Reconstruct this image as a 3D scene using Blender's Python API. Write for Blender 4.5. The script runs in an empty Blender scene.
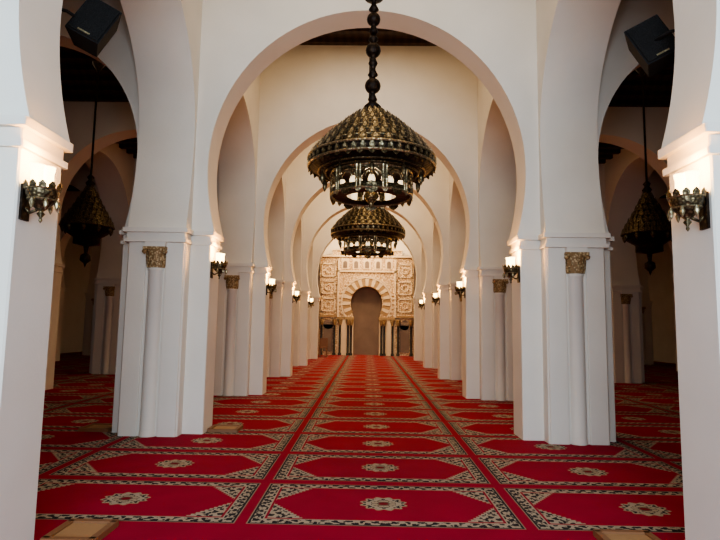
import bpy, math, random
from mathutils import Matrix, Vector
random.seed(3)
pi=math.pi
# ---------------------------------------------------------------- materials
def new_mat(name):
    m=bpy.data.materials.new(name); m.use_nodes=True
    nt=m.node_tree; b=nt.nodes['Principled BSDF']
    return m,nt,b
def plaster(name,c1,c2,bump=.15,scale=6):
    m,nt,b=new_mat(name)
    tc=nt.nodes.new('ShaderNodeTexCoord')
    n=nt.nodes.new('ShaderNodeTexNoise'); n.inputs['Scale'].default_value=scale*.25; n.inputs['Detail'].default_value=6
    r=nt.nodes.new('ShaderNodeValToRGB'); r.color_ramp.elements[0].color=(*c1,1); r.color_ramp.elements[1].color=(*c2,1)
    r.color_ramp.elements[0].position=.3; r.color_ramp.elements[1].position=.7
    nt.links.new(tc.outputs['Object'],n.inputs['Vector']); nt.links.new(n.outputs['Fac'],r.inputs['Fac'])
    nt.links.new(r.outputs['Color'],b.inputs['Base Color'])
    n2=nt.nodes.new('ShaderNodeTexNoise'); n2.inputs['Scale'].default_value=scale*6; n2.inputs['Detail'].default_value=4
    bp=nt.nodes.new('ShaderNodeBump'); bp.inputs['Strength'].default_value=bump; bp.inputs['Distance'].default_value=.01
    nt.links.new(tc.outputs['Object'],n2.inputs['Vector']); nt.links.new(n2.outputs['Fac'],bp.inputs['Height']); nt.links.new(bp.outputs['Normal'],b.inputs['Normal'])
    b.inputs['Roughness'].default_value=.75
    return m
M_WALL=plaster('white_plaster',(.72,.685,.615),(.77,.735,.665))
M_IMP=plaster('impost_plaster',(.70,.665,.60),(.76,.725,.66),.1)
def metal(name,c1,c2,rough=.4,scale=40,metallic=.85):
    m,nt,b=new_mat(name)
    tc=nt.nodes.new('ShaderNodeTexCoord')
    n=nt.nodes.new('ShaderNodeTexVoronoi'); n.inputs['Scale'].default_value=scale
    r=nt.nodes.new('ShaderNodeValToRGB'); r.color_ramp.elements[0].color=(*c2,1); r.color_ramp.elements[1].color=(*c1,1)
    r.color_ramp.elements[0].position=.15; r.color_ramp.elements[1].position=.55
    nt.links.new(tc.outputs['Object'],n.inputs['Vector']); nt.links.new(n.outputs['Distance'],r.inputs['Fac'])
    nt.links.new(r.outputs['Color'],b.inputs['Base Color'])
    bp=nt.nodes.new('ShaderNodeBump'); bp.inputs['Strength'].default_value=.5; bp.inputs['Distance'].default_value=.01
    nt.links.new(n.outputs['Distance'],bp.inputs['Height']); nt.links.new(bp.outputs['Normal'],b.inputs['Normal'])
    b.inputs['Metallic'].default_value=metallic; b.inputs['Roughness'].default_value=rough
    return m
M_BRASS=metal('antique_brass',(.060,.044,.024),(.22,.165,.085),.38)
M_BRASSL=metal('bright_brass',(.26,.21,.12),(.60,.51,.33),.34)
M_BRZ=metal('dark_bronze',(.018,.011,.008),(.05,.03,.018),.5,25)
M_CAP=metal('gilded_stucco',(.26,.16,.07),(.64,.50,.29),.6,30,.1)
def simple(name,c,rough=.5,metallic=0,emit=None,es=0):
    m,nt,b=new_mat(name)
    n=nt.nodes.new('ShaderNodeTexNoise'); n.inputs['Scale'].default_value=30
    mx=nt.nodes.new('ShaderNodeMixRGB'); mx.inputs[1].default_value=(*[k*.85 for k in c],1); mx.inputs[2].default_value=(*c,1)
    nt.links.new(n.outputs['Fac'],mx.inputs[0]); nt.links.new(mx.outputs[0],b.inputs['Base Color'])
    b.inputs['Roughness'].default_value=rough; b.inputs['Metallic'].default_value=metallic
    if emit:
        b.inputs['Emission Color'].default_value=(*emit,1); b.inputs['Emission Strength'].default_value=es
    return m
M_GLASS=simple('lit_glass',(.9,.8,.6),.3,0,(1,.68,.28),11)
M_AMBER=simple('amber_glass',(.6,.5,.32),.25,0,(1,.75,.45),1.6)
M_BLACK=simple('black_plastic',(.008,.008,.009),.7); M_BLACK.node_tree.nodes['Principled BSDF'].inputs['Specular IOR Level'].default_value=.15
M_GRILLE=metal('speaker_grille',(.006,.006,.006),(.018,.018,.02),.9,120,0); M_GRILLE.node_tree.nodes['Principled BSDF'].inputs['Specular IOR Level'].default_value=.15
M_MARBLE=simple('dark_marble',(.05,.045,.04),.25)
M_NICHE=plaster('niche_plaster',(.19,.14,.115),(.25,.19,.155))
M_BOARD=simple('pale_wood',(.40,.23,.11),.5)
M_BOARD2=simple('brown_wood',(.24,.11,.05),.5)
def wood(name,c1,c2):
    m,nt,b=new_mat(name)
    tc=nt.nodes.new('ShaderNodeTexCoord'); w=nt.nodes.new('ShaderNodeTexWave'); w.inputs['Scale'].default_value=1.6; w.inputs['Distortion'].default_value=3
    r=nt.nodes.new('ShaderNodeValToRGB'); r.color_ramp.elements[0].color=(*c1,1); r.color_ramp.elements[1].color=(*c2,1)
    nt.links.new(tc.outputs['Object'],w.inputs['Vector']); nt.links.new(w.outputs['Fac'],r.inputs['Fac']); nt.links.new(r.outputs['Color'],b.inputs['Base Color'])
    b.inputs['Roughness'].default_value=.7
    return m
M_CEIL=wood('dark_ceiling_wood',(.030,.014,.009),(.055,.028,.017))
def stucco(name,ca,cb,scale):
    m,nt,b=new_mat(name)
    tc=nt.nodes.new('ShaderNodeTexCoord')
    v=nt.nodes.new('ShaderNodeTexVoronoi'); v.inputs['Scale'].default_value=scale
    v.feature='DISTANCE_TO_EDGE'
    r=nt.nodes.new('ShaderNodeValToRGB'); r.color_ramp.elements[0].color=(*ca,1); r.color_ramp.elements[1].color=(*cb,1)
    r.color_ramp.elements[0].position=.03; r.color_ramp.elements[1].position=.2
    nt.links.new(tc.outputs['Object'],v.inputs['Vector']); nt.links.new(v.outputs['Distance'],r.inputs['Fac']); nt.links.new(r.outputs['Color'],b.inputs['Base Color'])
    bp=nt.nodes.new('ShaderNodeBump'); bp.inputs['Strength'].default_value=.7; bp.inputs['Distance'].default_value=.03
    nt.links.new(v.outputs['Distance'],bp.inputs['Height']); nt.links.new(bp.outputs['Normal'],b.inputs['Normal'])
    b.inputs['Roughness'].default_value=.8
    return m
M_ST1=stucco('carved_stucco',(.46,.29,.15),(.90,.72,.50),9)
M_ST2=simple('cream_stucco',(.90,.74,.53),.8)
M_ST3=simple('tan_stucco',(.46,.31,.17),.8)

# carpet ------------------------------------------------------------
def carpet_mat():
    m,nt,b=new_mat('prayer_carpet_weave')
    N=nt.nodes; L=nt.links
    tc=N.new('ShaderNodeTexCoord'); sp=N.new('ShaderNodeSeparateXYZ'); L.new(tc.outputs['Object'],sp.inputs[0])
    def mt(op,a,c=None,d=None):
        n=N.new('ShaderNodeMath'); n.operation=op
        for i,v in enumerate((a,c,d)):
            if v is None: continue
            if isinstance(v,(int,float)): n.inputs[i].default_value=v
            else: L.new(v,n.inputs[i])
        return n.outputs[0]
    x=sp.outputs[0]; y=sp.outputs[1]
    PX,PY=2.335,1.25; HX,HY=1.12,.555
    X0=0.22-PX/2; Y0=4.50-(PY/2-HY)
    cu=mt('DIVIDE',mt('SUBTRACT',x,X0),PX); cv=mt('DIVIDE',mt('SUBTRACT',y,Y0),PY)
    u=mt('MULTIPLY',mt('SUBTRACT',mt('FRACT',cu),.5),PX); v=mt('MULTIPLY',mt('SUBTRACT',mt('FRACT',cv),.5),PY)
    au=mt('ABSOLUTE',u); av=mt('ABSOLUTE',v)
    db=mt('MINIMUM',mt('SUBTRACT',HX,au),mt('SUBTRACT',HY,av))
    inr=mt('MULTIPLY',mt('GREATER_THAN',db,0),mt('GREATER_THAN',y,4.4))
    s=lambda k,a:mt('SINE',mt('MULTIPLY',a,k))
    p1=mt('MULTIPLY',s(58,au),s(58,av))
    cb=N.new('ShaderNodeCombineXYZ'); L.new(au,cb.inputs[0]); L.new(av,cb.inputs[1])
    vo=N.new('ShaderNodeTexVoronoi'); vo.inputs['Scale'].default_value=34; L.new(cb.outputs[0],vo.inputs['Vector'])
    pat=mt('GREATER_THAN',mt('ADD',mt('MULTIPLY',p1,.35),vo.outputs['Distance']),.50)
    def mix(f,c1,c2):
        n=N.new('ShaderNodeMixRGB')
        L.new(f,n.inputs[0])
        for i,c in ((1,c1),(2,c2)):
            if isinstance(c,tuple): n.inputs[i].default_value=(*c,1)
            else: L.new(c,n.inputs[i])
        return n.outputs[0]
    DK=(.024,.021,.026); CR=(.36,.31,.24); DR=(.18,.008,.018)
    patc=mix(pat,DK,CR)
    avq=mt('MULTIPLY',mt('FLOOR',mt('MULTIPLY',av,28)),1/28)
    h=mt('SUBTRACT',1.0,mt('ADD',au,mt('MULTIPLY',avq,.80)))
    inhex=mt('GREATER_THAN',h,0)
    inhl=mt('MULTIPLY',mt('GREATER_THAN',h,-.03),mt('LESS_THAN',h,0))
    ang=mt('ARCTAN2',mt('MULTIPLY',v,1.2),u)
    rr=mt('SQRT',mt('ADD',mt('POWER',mt('DIVIDE',au,.20),2),mt('POWER',mt('DIVIDE',av,.17),2)))
    rp=mt('ADD',rr,mt('MULTIPLY',mt('COSINE',mt('MULTIPLY',ang,12)),.09))
    med=mt('LESS_THAN',rp,1); medin=mt('LESS_THAN',rr,.55); medc=mt('LESS_THAN',rr,.22)
    medl=mt('MULTIPLY',mt('GREATER_THAN',rp,.88),med)
    nz=N.new('ShaderNodeTexNoise'); nz.inputs['Scale'].default_value=3; L.new(tc.outputs['Object'],nz.inputs['Vector'])
    redv=mix(nz.outputs['Fac'],(.24,.008,.026),(.33,.014,.040))
    corner=mix(inhl,patc,CR)
    field=mix(inhex,corner,redv)
    field=mix(med,field,patc); field=mix(medl,field,(.34,.28,.20)); field=mix(medin,field,mix(pat,(.36,.30,.22),(.14,.10,.08))); field=mix(medc,field,DR)
    c=field
    c=mix(mt('LESS_THAN',db,.145),c,redv)
    c=mix(mt('LESS_THAN',db,.125),c,CR)
    c=mix(mt('LESS_THAN',db,.113),c,patc)
    c=mix(mt('LESS_THAN',db,.026),c,DK)
    c=mix(mt('LESS_THAN',db,.010),c,(.28,.22,.17))
    c=mix(inr,redv,c)
    L.new(c,b.inputs['Base Color']); b.inputs['Roughness'].default_value=.92
    b.inputs['Specular IOR Level'].default_value=.15
    n3=N.new('ShaderNodeTexNoise'); n3.inputs['Scale'].default_value=250; L.new(tc.outputs['Object'],n3.inputs['Vector'])
    bp=N.new('ShaderNodeBump'); bp.inputs['Strength'].default_value=.4; bp.inputs['Distance'].default_value=.004
    L.new(n3.outputs['Fac'],bp.inputs['Height']); L.new(bp.outputs['Normal'],b.inputs['Normal'])
    return m
M_CARPET=carpet_mat()
M_FLOOR=plaster('stone_floor',(.30,.28,.26),(.38,.36,.33))

# ---------------------------------------------------------------- mesh builder
class MB:
    def __init__(s): s.v=[]; s.f=[]; s.m=[]; s.sm=[]; s.mats=[]
    def mi(s,m):
        if m not in s.mats: s.mats.append(m)
        return s.mats.index(m)
    def add(s,vs,fs,mat,smooth=False,T=None):
        o=len(s.v)
        if T is not None: vs=[tuple(T@Vector(p)) for p in vs]
        s.v+=list(vs); k=s.mi(mat)
        for f in fs: s.f.append([i+o for i in f]); s.m.append(k); s.sm.append(smooth)
    def box(s,x0,x1,y0,y1,z0,z1,mat,T=None):
        vs=[(x0,y0,z0),(x1,y0,z0),(x1,y1,z0),(x0,y1,z0),(x0,y0,z1),(x1,y0,z1),(x1,y1,z1),(x0,y1,z1)]
        s.add(vs,[(0,3,2,1),(4,5,6,7),(0,1,5,4),(1,2,6,5),(2,3,7,6),(3,0,4,7)],mat,False,T)
    def cbox(s,x0,x1,y0,y1,z0,z1,c,mat):
        P=[(x0+c,y0),(x1-c,y0),(x1,y0+c),(x1,y1-c),(x1-c,y1),(x0+c,y1),(x0,y1-c),(x0,y0+c)]
        vs=[(a,b,z0) for a,b in P]+[(a,b,z1) for a,b in P]
        fs=[(i,(i+1)%8,(i+1)%8+8,i+8) for i in range(8)]+[tuple(range(7,-1,-1)),tuple(range(8,16))]
        s.add(vs,fs,mat)
    def lathe(s,prof,mat,n=24,c=(0,0,0),smooth=True,T=None):
        vs=[];fs=[]
        for r,z in prof:
            for i in range(n):
                a=2*pi*i/n; vs.append((c[0]+r*math.cos(a),c[1]+r*math.sin(a),c[2]+z))
        for j in range(len(prof)-1):
            for i in range(n):
                k=(i+1)%n; fs.append((j*n+i,j*n+k,(j+1)*n+k,(j+1)*n+i))
        s.add(vs,fs,mat,smooth,T)
    def torus(s,R,r,mat,z=0,n=48,k=8,c=(0,0)):
        s.lathe([(R+r*math.cos(2*pi*i/k),z+r*math.sin(2*pi*i/k)) for i in range(k+1)],mat,n,(c[0],c[1],0))
    def leaf(s,R,a,z,w,h,lean,mat,t=.006,c=(0,0)):
        P=[(-w/2,0),(w/2,0),(w*.55,h*.45),(w*.28,h*.78),(0,h),(-w*.28,h*.78),(-w*.55,h*.45)]
        vs=[]
        for d in (0,t):
            for p,q in P:
                rr=R+d-lean*q
                vs.append((c[0]+rr*math.cos(a)-p*math.sin(a),c[1]+rr*math.sin(a)+p*math.cos(a),z+q))
        n=7
        fs=[tuple(range(n-1,-1,-1)),tuple(range(n,2*n))]+[(i,(i+1)%n,(i+1)%n+n,i+n) for i in range(n)]
        s.add(vs,fs,mat)
    def tube(s,pts,r,mat,k=6,T=None):
        pts=[Vector(p) for p in pts]; vs=[];fs=[]
        for i,p in enumerate(pts):
            t=(pts[min(i+1,len(pts)-1)]-pts[max(i-1,0)]).normalized()
            up=Vector((0,0,1)) if abs(t.z)<.9 else Vector((1,0,0))
            a=t.cross(up).normalized(); b=t.cross(a)
            for j in range(k):
                an=2*pi*j/k; vs.append(tuple(p+a*r*math.cos(an)+b*r*math.sin(an)))
        for i in range(len(pts)-1):
            for j in range(k): fs.append((i*k+j,i*k+(j+1)%k,(i+1)*k+(j+1)%k,(i+1)*k+j))
        fs.append(tuple(range(k))); fs.append(tuple(range((len(pts)-1)*k,len(pts)*k)))
        s.add(vs,fs,mat,True,T)
    def mesh(s,name):
        me=bpy.data.meshes.new(name); me.from_pydata(s.v,[],s.f)
        for m in s.mats: me.materials.append(m)
        for p,k,sm in zip(me.polygons,s.m,s.sm): p.material_index=k; p.use_smooth=sm
        me.update(); return me
    def obj(s,name,loc=(0,0,0)):
        o=bpy.data.objects.new(name,s.mesh(name)); bpy.context.collection.objects.link(o); o.location=loc; return o
def link(me,name,loc=(0,0,0),rz=0,sc=(1,1,1)):
    o=bpy.data.objects.new(name,me); bpy.context.collection.objects.link(o)
    o.location=loc; o.rotation_euler=(0,0,rz); o.scale=sc; return o

# ---------------------------------------------------------------- arches
H=8.42; HA=6.95; SP=2.95; BAY=4.45; D0=3.75
def arch_profile(foot,R,zs,zc,Ry,nl=10,nu=20):
    pts=[]
    for i in range(nl):
        t=1-i/nl; pts.append((-(R-(R-foot)*t**2),zs+(zc-zs)*i/nl))
    for i in range(nu+1):
        a=pi-(pi/2)*i/nu
        pts.append((R*math.cos(a),zc+Ry*math.sin(a)))
    return pts
def arch_panel(mb,half,th,prof,ztop,T,mat,sofmat=None):
    sofmat=sofmat or mat
    for sg in (-1,1):
        for y in (-th/2,th/2):
            vs=[];fs=[]
            for (x,z) in prof: vs+= [(-sg*x if sg>0 else x, y, z),(sg*half,y,z)]
            n=len(prof)
            for i in range(n-1): fs.append((2*i,2*i+1,2*i+3,2*i+2))
            o=len(vs); zt=prof[-1][1]
            vs+=[(0,y,zt),(sg*half,y,zt),(sg*half,y,ztop),(0,y,ztop)]
            fs.append((o,o+1,o+2,o+3))
            mb.add(vs,fs,mat,False,T)
    full=prof+[(-x,z) for x,z in prof[-2::-1]]
    vs=[];fs=[]
    for x,z in full: vs+=[(x,-th/2,z),(x,th/2,z)]
    for i in range(len(full)-1): fs.append((2*i,2*i+1,2*i+3,2*i+2))
    mb.add(vs,fs,sofmat,True,T)

XR=3.025; XP=4.925; BW=.425
rows=[XR,XR+XP,XR+2*XP]
Ds=[D0+BAY*k for k in range(6)]
WALLD=30.2
pn=arch_profile(2.25,2.40,SP,3.98,2.51)
pl=arch_profile(1.72,1.90,SP,4.45,1.93)
pa=arch_profile(1.86,2.00,SP,4.15,2.02)
for D in Ds:
    mb=MB()
    arch_panel(mb,XR,.5,pn,H,Matrix.Translation((0,D,0)),M_WALL)
    for sg in (-1,1):
        for k in (0,1):
            arch_panel(mb,XP/2,.5,pa,HA+.1,Matrix.Translation((sg*(XR+XP*(k+.5)),D,0)),M_WALL)
    mb.obj('transverse_arch_wall')
for r in rows:
    for sg in (-1,1):
        mb=MB()
        for k in range(6):
            T=Matrix.Translation((sg*r,D0+BAY*(k+.5),0))@Matrix.Rotation(pi/2,4,'Z')
            arch_panel(mb,BAY/2,2*BW,pl,H,T,M_WALL)
        mb.box(sg*r-BW,sg*r+BW,D0-.45,D0+.0,SP,H,M_WALL)
        mb.obj('arcade_wall')

# piers -------------------------------------------------------------
def pier_mesh(xin):
    mb=MB()
    mb.cbox(-BW,BW,-.45,.45,0,2.84,.012,M_WALL)
    mb.cbox(-.60,xin,-.25,.25,0,2.84,.012,M_WALL)
    for sg in (-1,1):
        y=sg*.45
        for x0,x1 in ((-BW+.02,-.145),(.145,BW-.02)):
            mb.cbox(x0,x1,min(y,y+sg*.03),max(y,y+sg*.03),0,2.78,.008,M_WALL)
        cy=sg*.41
        mb.lathe([(.125,0),(.125,.04),(.118,.06),(.116,2.34),(.128,2.35),(.128,2.37),(.115,2.38)],M_WALL,20,(0,cy,0))
        mb.lathe([(.115,2.38),(.12,2.45),(.135,2.53),(.155,2.60),(.17,2.64)],M_CAP,20,(0,cy,0))
        mb.box(-.165,.165,cy-.15,cy+.15,2.64,2.68,M_CAP)
        mb.box(-.15,.15,cy-.13,cy+.13,2.68,2.80,M_IMP)
        for tz,tr,th,nn in ((2.38,.128,.12,12),(2.47,.14,.13,12)):
            for i in range(nn):
                mb.leaf(tr,2*pi*(i+(tz>2.40)*.5)/nn,tz,.055,th,-.22,M_CAP,.008,(0,cy))
        for sx in (-1,1):
            T=Matrix.Translation((sx*.145,cy+sg*.12,2.61))@Matrix.Rotation(pi/2,4,'X')
            mb.lathe([(.002,-.025),(.032,-.025),(.036,0),(.032,.025),(.002,.025)],M_CAP,12,(0,0,0),True,T)
    for z0,z1,e in ((2.75,2.80,.03),(2.80,2.89,.005),(2.89,2.955,.05)):
        mb.cbox(-BW-e,BW+e,-.45-.07-e,.45+.07+e,z0,z1,.01,M_IMP)
        mb.cbox(-.60-e,xin+e,-.25-e,.25+e,z0,z1,.01,M_IMP)
    return mb.mesh('pier')
PM=pier_mesh(.725); PM2=pier_mesh(.60)
for j,r in enumerate(rows):
    for sg in (-1,1):
        for D in Ds: link(PM if j==0 else PM2,'pier',(sg*r,D,.010),0 if sg<0 else pi)
        mb=MB(); mb.cbox(-BW,BW,WALLD-.45,WALLD,.010,2.8,.01,M_WALL); mb.cbox(-BW-.05,BW+.05,WALLD-.52,WALLD,2.8,2.95,.01,M_IMP)
        mb.obj('wall_respond',(sg*r,0,0))

# room shell ----------------------------------------------------------
XO=15.3
mb=MB(); mb.box(-XO-.4,XO+.4,-8,WALLD+.5,-.3,0,M_FLOOR); mb.obj('floor')
mb=MB(); mb.box(-XO+.22,XO-.22,.6,WALLD-.01,.0,.010,M_CARPET); mb.obj('prayer_carpet')
def ceil(x0,x1,z):
    mb=MB()
    mb.box(x0,x1,D0-.45,WALLD+.5,z,z+.25,M_CEIL)
    y=D0
    while y<WALLD:
        mb.box(x0,x1,y,y+.14,z-.10,z+.03,M_CEIL); y+=.5
    mb.obj('ceiling')
ceil(-XR-BW,XR+BW,H)
ceil(-XO-.4,-XR-BW+.02,HA); ceil(XR+BW-.02,XO+.4,HA)
for nm,sg in (('wall_left',-1),('wall_right',1)):
    mb=MB(); mb.box(sg*XO-.2,sg*XO+.2,D0-.45,WALLD+.5,0,H+.1,M_WALL); mb.obj(nm)
mb=MB(); mb.box(-XO-.4,XO+.4,WALLD,WALLD+.5,0,H+.1,M_WALL); mb.obj('wall_back')
# unseen walls added to keep daylight out of the aisles, open at the nave
for sg in (-1,1):
    mb=MB(); x0,x1=sorted((sg*(XR+BW-.02),sg*(XO+.2)))
    mb.box(x0,x1,D0-.75,D0-.46,0,H,M_WALL); mb.obj('aisle_light_blocker')

# mihrab -----------------------------------------------------------------
mb=MB()
FY=WALLD-.75
pm=arch_profile(.70,.86,2.05,2.86,.88,8,18)
T=Matrix.Translation((0,FY+.35,0))
arch_panel(mb,1.55,.7,pm,5.2,T,M_ST1)
for sg in (-1,1):
    mb.box(sg*1.125-.425,sg*1.125+.425,FY,FY+.7,.012,2.05,M_ST2)
    mb.box(sg*1.13-.45,sg*1.13+.45,FY-.05,FY+.7,1.95,2.07,M_ST3)
    mb.box(sg*2.06-.51,sg*2.06+.51,FY+.05,FY+.7,.012,5.35,M_ST1)
    for xx in (.82,.98,1.42,1.72,2.42):
        mb.lathe([(.09,0),(.09,.1),(.06,.14),(.06,1.6),(.09,1.68),(.11,1.8),(.11,1.9)],M_MARBLE,14,(sg*xx,FY-.08,.012))
        mb.lathe([(.062,1.6),(.09,1.68),(.12,1.84),(.12,1.93)],M_CAP,14,(sg*xx,FY-.085,.012))
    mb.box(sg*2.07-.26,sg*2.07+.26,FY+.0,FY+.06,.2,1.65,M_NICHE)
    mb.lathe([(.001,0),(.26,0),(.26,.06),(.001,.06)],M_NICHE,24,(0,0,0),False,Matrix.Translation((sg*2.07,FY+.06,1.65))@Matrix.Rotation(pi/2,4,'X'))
    mb.box(sg*2.06-.5,sg*2.06+.5,FY-.05,FY+.1,2.05,2.17,M_ST3)
    for z0 in (2.35,3.3,4.25):
        mb.box(sg*2.1-.38,sg*2.1+.38,FY+.0,FY+.06,z0,z0+.06,M_ST2)
        mb.box(sg*2.1-.38,sg*2.1+.38,FY+.0,FY+.06,z0+.68,z0+.74,M_ST2)
        for e in (-.38,.32): mb.box(sg*2.1+e,sg*2.1+e+.06,FY+.0,FY+.06,z0,z0+.74,M_ST2)
        T8=Matrix.Translation((sg*2.1,FY+.05,z0+.37))@Matrix.Rotation(pi/2,4,'X')
        mb.lathe([(.20,0),(.20,.05),(.15,.05),(.15,0)],M_ST2,8,(0,0,0),False,T8)
cz=2.86
def wedge(a0,a1,r0,r1,y0,y1,mat):
    P=[(r0,a0),(r1,a0),(r1,(a0+a1)/2),(r1,a1),(r0,a1),(r0,(a0+a1)/2)]
    vs=[(r*math.cos(a),yy,cz+r*math.sin(a)) for yy in (y0,y1) for r,a in P]
    mb.add(vs,[tuple(range(6)),tuple(range(11,5,-1))]+[(i,(i+1)%6,(i+1)%6+6,i+6) for i in range(6)],mat)
n=27; A0=-.62; A1=pi+.62
for i in range(n):
    a=A0+(A1-A0)*i/n; b2=A0+(A1-A0)*(i+1)/n
    wedge(a,b2-.012,.90,1.30,FY-(.05 if i%2 else .02),FY+.02,M_ST2 if i%2 else M_ST3)
for i in range(n*2):
    a=A0+(A1-A0)*i/n/2; b2=A0+(A1-A0)*(i+1)/n/2
    wedge(a,b2,1.33,1.40,FY-.06,FY+.02,M_ST2)
    if i%2: wedge(a,b2,1.42,1.50,FY-.05,FY+.02,M_ST2)
for sg in (-1,1): mb.box(sg*1.55-.05,sg*1.55+.05,FY-.08,FY+.1,2.07,5.2,M_ST2)
mb.box(-1.6,1.6,FY-.08,FY+.1,4.52,4.62,M_ST2); mb.box(-2.56,2.56,FY-.08,FY+.6,5.35,5.45,M_ST2)
mb.box(-1.6,1.6,FY+.0,FY+.6,5.2,5.36,M_ST1)
for i in range(-2,3):
    x=i*.6
    mb.box(x-.2,x+.2,FY-.05,FY+.02,4.68,5.25,M_ST2)
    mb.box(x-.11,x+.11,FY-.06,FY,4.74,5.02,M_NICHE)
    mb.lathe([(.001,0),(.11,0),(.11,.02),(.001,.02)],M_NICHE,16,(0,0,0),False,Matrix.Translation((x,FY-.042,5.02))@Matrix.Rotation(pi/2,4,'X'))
for x,h in ((1.9,.3),(1.45,.5),(.95,.68)):
    mb.box(-x,x,FY+.02,FY+.6,5.45,5.45+h,M_ST1)
    mb.box(-x-.04,x+.04,FY-.02,FY+.6,5.45+h-.04,5.45+h+.02,M_ST2)
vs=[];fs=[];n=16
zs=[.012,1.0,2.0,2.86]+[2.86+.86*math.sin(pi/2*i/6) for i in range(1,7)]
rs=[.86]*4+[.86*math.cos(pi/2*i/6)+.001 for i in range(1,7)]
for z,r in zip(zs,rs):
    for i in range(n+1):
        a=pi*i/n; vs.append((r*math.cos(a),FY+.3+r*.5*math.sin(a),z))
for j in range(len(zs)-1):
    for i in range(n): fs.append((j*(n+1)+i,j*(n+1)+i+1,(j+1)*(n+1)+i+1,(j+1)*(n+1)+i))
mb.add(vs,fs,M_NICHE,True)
mb.obj('mihrab')
mb=MB()
mb.box(-.2,.2,-.2,.2,.45,.5,M_BOARD2)
for a in (-.17,.17):
    for c in (-.17,.17): mb.box(a-.025,a+.025,c-.025,c+.025,.010,.45,M_BOARD2)
mb.box(-.2,.2,.16,.2,.5,.95,M_BOARD2)
mb.obj('wooden_chair',(-2.15,27.6,0))

# chandelier --------------------------------------------------------------
def chandelier(rod_top):
    mb=MB()
    mb.lathe([(.695,.0),(.67,.07),(.58,.16),(.48,.27),(.38,.37),(.27,.46),(.17,.53),(.09,.58),(.05,.63)],M_BRZ,48)
    tiers=[(.70,.03,.11,.10),(.635,.11,.12,.085),(.55,.20,.12,.08),(.455,.29,.12,.075),(.36,.38,.11,.07),(.26,.46,.11,.065),(.16,.53,.10,.055)]
    for R,z,h,w in tiers:
        n=max(8,int(2*pi*R/(w*1.3)))
        mb.torus(R,.010,M_BRASSL,z)
        for i in range(n):
            a=2*pi*i/n
            mb.leaf(R,a,z,w*.9,h,.55,M_BRASS)
            mb.leaf(R+.010,a,z+.015,w*.40,h*.6,.55,M_BRASSL)
    mb.torus(.715,.015,M_BRASSL,.02); mb.torus(.715,.015,M_BRASSL,-.075)
    mb.lathe([(.70,.02),(.71,-.075)],M_BRZ,48)
    for i in range(48):
        a=2*pi*i/48; mb.leaf(.716,a,-.06,.055,.075,0,M_BRASS)
        mb.leaf(.724,a,-.045,.026,.045,0,M_BRASSL)
    for i in range(36):
        a=2*pi*i/36; mb.leaf(.70,a,-.075,.06,-.05,.3,M_BRASS)
    mb.lathe([(.70,-.075),(.64,-.115),(.55,-.135),(.43,-.14),(.05,-.13)],M_BRZ,48)
    mb.torus(.60,.012,M_BRASS,-.13); mb.torus(.52,.012,M_BRASS,-.145)
    zb=-.40
    mb.torus(.45,.016,M_BRASSL,-.15); mb.torus(.45,.018,M_BRASSL,zb)
    mb.lathe([(.44,-.13),(.455,-.19),(.435,-.19)],M_BRASS,36)
    mb.lathe([(.43,zb+.06),(.455,zb+.06),(.46,zb)],M_BRASS,36)
    mb.lathe([(.46,zb),(.30,zb-.02),(.28,zb+.01)],M_BRZ,36)
    n=10
    for i in range(n):
        a=2*pi*i/n; ca,sa=math.cos(a),math.sin(a)
        for da in (-.045,.045):
            mb.lathe([(.014,zb),(.014,zb+.08),(.02,zb+.09),(.011,zb+.10),(.011,-.19),(.02,-.17),(.02,-.15)],M_BRASSL,8,(.455*math.cos(a+da),.455*math.sin(a+da),0))
        mb.leaf(.445,a,zb+.03,.07,.2,0,M_BRASS)
        b=2*pi/n; pts=[]
        for j in range(11):
            t=pi-pi*j/10; aa=a+b/2+math.cos(t)*b*.36; pts.append((.455*math.cos(aa),.455*math.sin(aa),-.27+.09*math.sin(t)))
        mb.tube(pts,.013,M_BRASS)
        pts2=[]
        for j in range(11):
            t=pi-pi*j/10; aa=a+b/2+math.cos(t)*b*.24; pts2.append((.455*math.cos(aa),.455*math.sin(aa),-.28+.06*math.sin(t)))
        mb.tube(pts2,.008,M_BRASSL)
        am=a+b/2
        mb.leaf(.455,am,zb+.0,.12,-.07,.1,M_BRASS); mb.leaf(.455,a,zb+.0,.06,-.05,.1,M_BRASSL)
        mb.leaf(.462,am,zb+.015,.10,.05,.0,M_BRASS)
        mb.lathe([(.01,zb+.02),(.035,zb+.03),(.04,zb+.12),(.025,zb+.16)],M_AMBER,10,(.34*math.cos(am),.34*math.sin(am),0))
    for i in range(10):
        a=2*pi*(i+.5)/10
        mb.lathe([(.002,-.31),(.012,-.29),(.025,-.26),(.028,-.20),(.012,-.18),(.005,-.16),(.005,-.13)],M_BRASS,10,(.57*math.cos(a),.57*math.sin(a),0))
    mb.lathe([(.03,.6),(.05,.2),(.07,0),(.04,-.2),(.06,-.33),(.09,zb),(.05,zb-.05),(.02,zb-.09),(.03,zb-.11),(.002,zb-.14)],M_BRASS,20)
    prof=[(.05,.60),(.10,.65),(.05,.70),(.03,.74)]
    for bz,br in ((.90,.092),(1.33,.088),(1.71,.08)):
        prof+=[(.03,bz-br-.12),(.055,bz-br-.07),(.03,bz-br-.01)]
        for i in range(1,8):
            t=-pi/2+pi*i/8; prof.append((max(.028,br*math.cos(t)),bz+br*math.sin(t)))
        prof+=[(.028,bz+br+.01),(.06,bz+br+.04),(.03,bz+br+.10)]
    prof+=[(.03,1.94),(.11,1.97),(.12,2.0),(.04,2.05),(.025,2.1),(.022,rod_top-.25),(.03,rod_top-.2),(.14,rod_top-.06),(.14,rod_top)]
    mb.lathe(prof,M_BRZ,16)
    return mb.mesh('chandelier')
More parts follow.
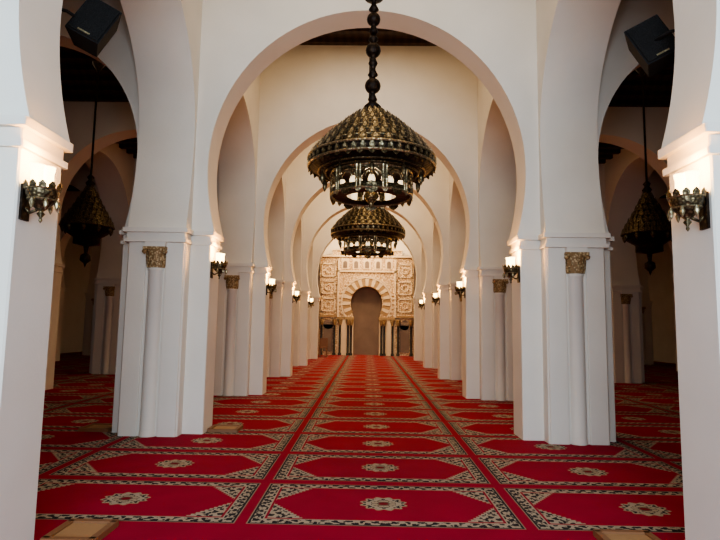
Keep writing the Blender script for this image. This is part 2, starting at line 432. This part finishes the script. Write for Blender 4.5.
def pl_light(name,loc,e,col,rad,parent=None):
    l=bpy.data.lights.new(name,'POINT'); l.energy=e; l.color=col; l.shadow_soft_size=rad
    o=bpy.data.objects.new(name,l); bpy.context.collection.objects.link(o); o.location=loc
    if parent: o.parent=parent
    return o
RIMZ=3.45
CM=chandelier(H-.1-RIMZ)
for x,k,dz in ((.075,.5,0),(.04,1.5,-.02)):
    c=link(CM,'chandelier',(x,D0+BAY*k,RIMZ+dz))
    pl_light('chandelier_bulb',(.0,-.22,-.26),6,(1,.72,.42),.03,c)
def lantern(rod_top):
    mb=MB()
    mb.lathe([(.47,0),(.45,.05),(.40,.12),(.34,.24),(.26,.38),(.18,.54),(.10,.70),(.05,.80)],M_BRZ,32)
    for R,z in ((.48,.0),(.43,.10),(.37,.21),(.30,.33),(.23,.46),(.165,.59),(.10,.70)):
        mb.torus(R,.012,M_BRASS,z,32,6); n=max(8,int(2*pi*R/.10))
        for i in range(n):
            mb.leaf(R+.01,2*pi*i/n,z,.085,.13,.3,M_BRASS)
    for i in range(10):
        a=2*pi*i/10
        mb.lathe([(.002,-.14),(.03,-.10),(.05,-.04),(.03,.0)],M_BRASS,8,(.43*math.cos(a),.43*math.sin(a),0))
    mb.lathe([(.45,0),(.38,-.12),(.26,-.20),(.24,-.22),(.24,-.34),(.05,-.38),(.03,-.52),(.09,-.56),(.10,-.66),(.03,-.72),(.002,-.80)],M_BRZ,24)
    prof=[(.05,.8),(.09,.88),(.04,.95),(.07,1.0),(.02,1.06),(.02,rod_top-.2),(.12,rod_top-.05),(.12,rod_top)]
    mb.lathe(prof,M_BRZ,12)
    return mb.mesh('mosque_lantern')
LZ=3.45
LM=lantern(HA-.1-LZ)
for sg in (-1,1):
    for k in (0,1,3): link(LM,'mosque_lantern',(sg*(XR+XP/2),D0+BAY*(k+.5),LZ))

# sconces ---------------------------------------------------------------------
def sconce():
    mb=MB()
    mb.box(0,.02,-.05,.05,-.22,.06,M_BRZ)
    mb.tube([(.01,0,-.12),(.05,0,-.16),(.10,0,-.14),(.13,0,-.08)],.012,M_BRASS)
    c=(.14,0,0)
    mb.lathe([(.002,-.24),(.014,-.22),(.008,-.20),(.03,-.17),(.015,-.15),(.05,-.12),(.095,-.07),(.115,-.02),(.12,.02)],M_BRASS,20,c)
    mb.torus(.12,.008,M_BRASSL,.02,20,6,(.14,0)); mb.torus(.10,.007,M_BRASSL,-.06,20,6,(.14,0))
    for i in range(12): mb.leaf(.122,2*pi*i/12,.02,.05,.055,-.15,M_BRASS,.005,(.14,0))
    for i in range(5):
        a=-pi/2+pi*i/4
        mb.lathe([(.002,-.15),(.012,-.13),(.02,-.10),(.006,-.06)],M_BRASSL,8,(.14+.12*math.cos(a),.12*math.sin(a),0))
    for (x,y) in ((.13,-.065),(.13,.065),(.17,0)):
        mb.lathe([(.018,.01),(.034,.05),(.046,.10),(.044,.16),(.054,.20),(.001,.195)],M_GLASS,12,(x,y,0))
    return mb.mesh('wall_sconce')
SM=sconce()
for k,D in enumerate(Ds[:5]):
    for sg in (-1,1):
        s=link(SM,'wall_sconce',(sg*2.30,D-.17,2.47),0 if sg<0 else pi,(.88,.88,.88))
        pl_light('sconce_bulb',(.17,0,.28),26 if k==0 else 32,(1,.45,.10),.05,s)

# speakers ----------------------------------------------------------------------
for sg in (-1,1):
    mb=MB()
    w,h,d=.14,.20,.12
    vs=[(-w,-d,-h),(w,-d,-h),(w,-d,h),(-w,-d,h),(-w*.72,d,-h*.86),(w*.72,d,-h*.86),(w*.72,d,h*.86),(-w*.72,d,h*.86)]
    mb.add(vs,[(0,1,2,3),(7,6,5,4),(0,4,5,1),(1,5,6,2),(2,6,7,3),(3,7,4,0)],M_BLACK)
    mb.box(-w*.9,w*.9,-d-.012,-d,-h*.92,h*.92,M_GRILLE)
    mb.box(-.05,.05,-d-.016,-d-.010,-h*.85,-h*.78,M_BRASSL)
    z=4.12 if sg<0 else 3.98
    o=mb.obj('loudspeaker',(-2.34 if sg<0 else 2.43,4.40,z))
    o.rotation_euler=(math.radians(-12),math.radians(24*(-sg)),math.radians(-18*sg))
    mb=MB()
    mb.box(-.05,.05,-.012,.012,-.06,.06,M_BLACK)
    mb.tube([(0,0,0),(0,.12,0),(-sg*.06,.16,0),(-sg*.14,.30,-.02)],.014,M_BLACK)
    b=mb.obj('bracket',(sg*2.52,4.01,z+.02)); b.parent=o; b.matrix_parent_inverse=Matrix.LocRotScale(o.location,o.rotation_euler,None).inverted()

def board(loc,sx,sy,rz=0):
    mb=MB()
    mb.box(-sx,sx,-sy,sy,.012,.04,M_BOARD)
    for e in (-1,1):
        mb.box(-sx-.02,sx+.02,e*sy-.025,e*sy+.025,.010,.055,M_BOARD2)
        mb.box(e*sx-.025,e*sx+.025,-sy,sy,.010,.055,M_BOARD2)
    o=mb.obj('wooden_shoe_tray',loc); o.rotation_euler=(0,0,rz)
board((-2.07,4.20,0),.17,.18); board((2.04,4.22,0),.19,.17); board((-2.06,8.30,0),.2,.18); board((-3.9,8.2,0),.2,.2)

# lights -------------------------------------------------------------------------
def area(name,loc,rot,sx,sy,e,col):
    l=bpy.data.lights.new(name,'AREA'); l.shape='RECTANGLE'; l.size=sx; l.size_y=sy; l.energy=e; l.color=col
    o=bpy.data.objects.new(name,l); bpy.context.collection.objects.link(o); o.location=loc; o.rotation_euler=rot
area('courtyard_daylight',(0,-4,2.6),(math.radians(88),0,0),5.5,3.6,880,(.70,.86,1))
for k in range(6):
    D=D0+BAY*(k+.5)
    area('nave_fill',(0,D-.2,H-.15),(0,0,0),3.2,1.5,(70,95,145,185,215,260)[k],(1,.73,.44))  # added warm fill under the closed nave ceiling, no real opening above
    for sg in (-1,1): area('aisle_fill',(sg*(XR+XP/2),D-.2,HA-.12),(0,0,0),1.5,1.2,5,(1,.72,.46))  # weak fill added in each aisle bay, ceiling is solid here too
area('mihrab_fill',(0,27.2,6.6),(math.radians(55),0,0),2,.6,150,(1,.69,.38))  # added fill to warm the mihrab, no fixture modelled
w=bpy.data.worlds.new('World'); bpy.context.scene.world=w; w.use_nodes=True
bg=w.node_tree.nodes['Background']; bg.inputs[0].default_value=(.68,.84,1,1); bg.inputs[1].default_value=.6
try: bpy.context.scene.view_settings.look='AgX - Medium High Contrast'
except Exception: pass

# camera ------------------------------------------------------------------------
cam=bpy.data.cameras.new('camera'); co=bpy.data.objects.new('camera',cam); bpy.context.collection.objects.link(co)
cam.lens=27; cam.sensor_width=36; cam.clip_end=200
R=Matrix.Rotation(math.radians(.85),4,'Z')@Matrix.Rotation(math.radians(90+5.9),4,'X')@Matrix.Rotation(math.radians(.9),4,'Z')
co.matrix_world=Matrix.Translation((.05,0,1.6))@R
bpy.context.scene.camera=co
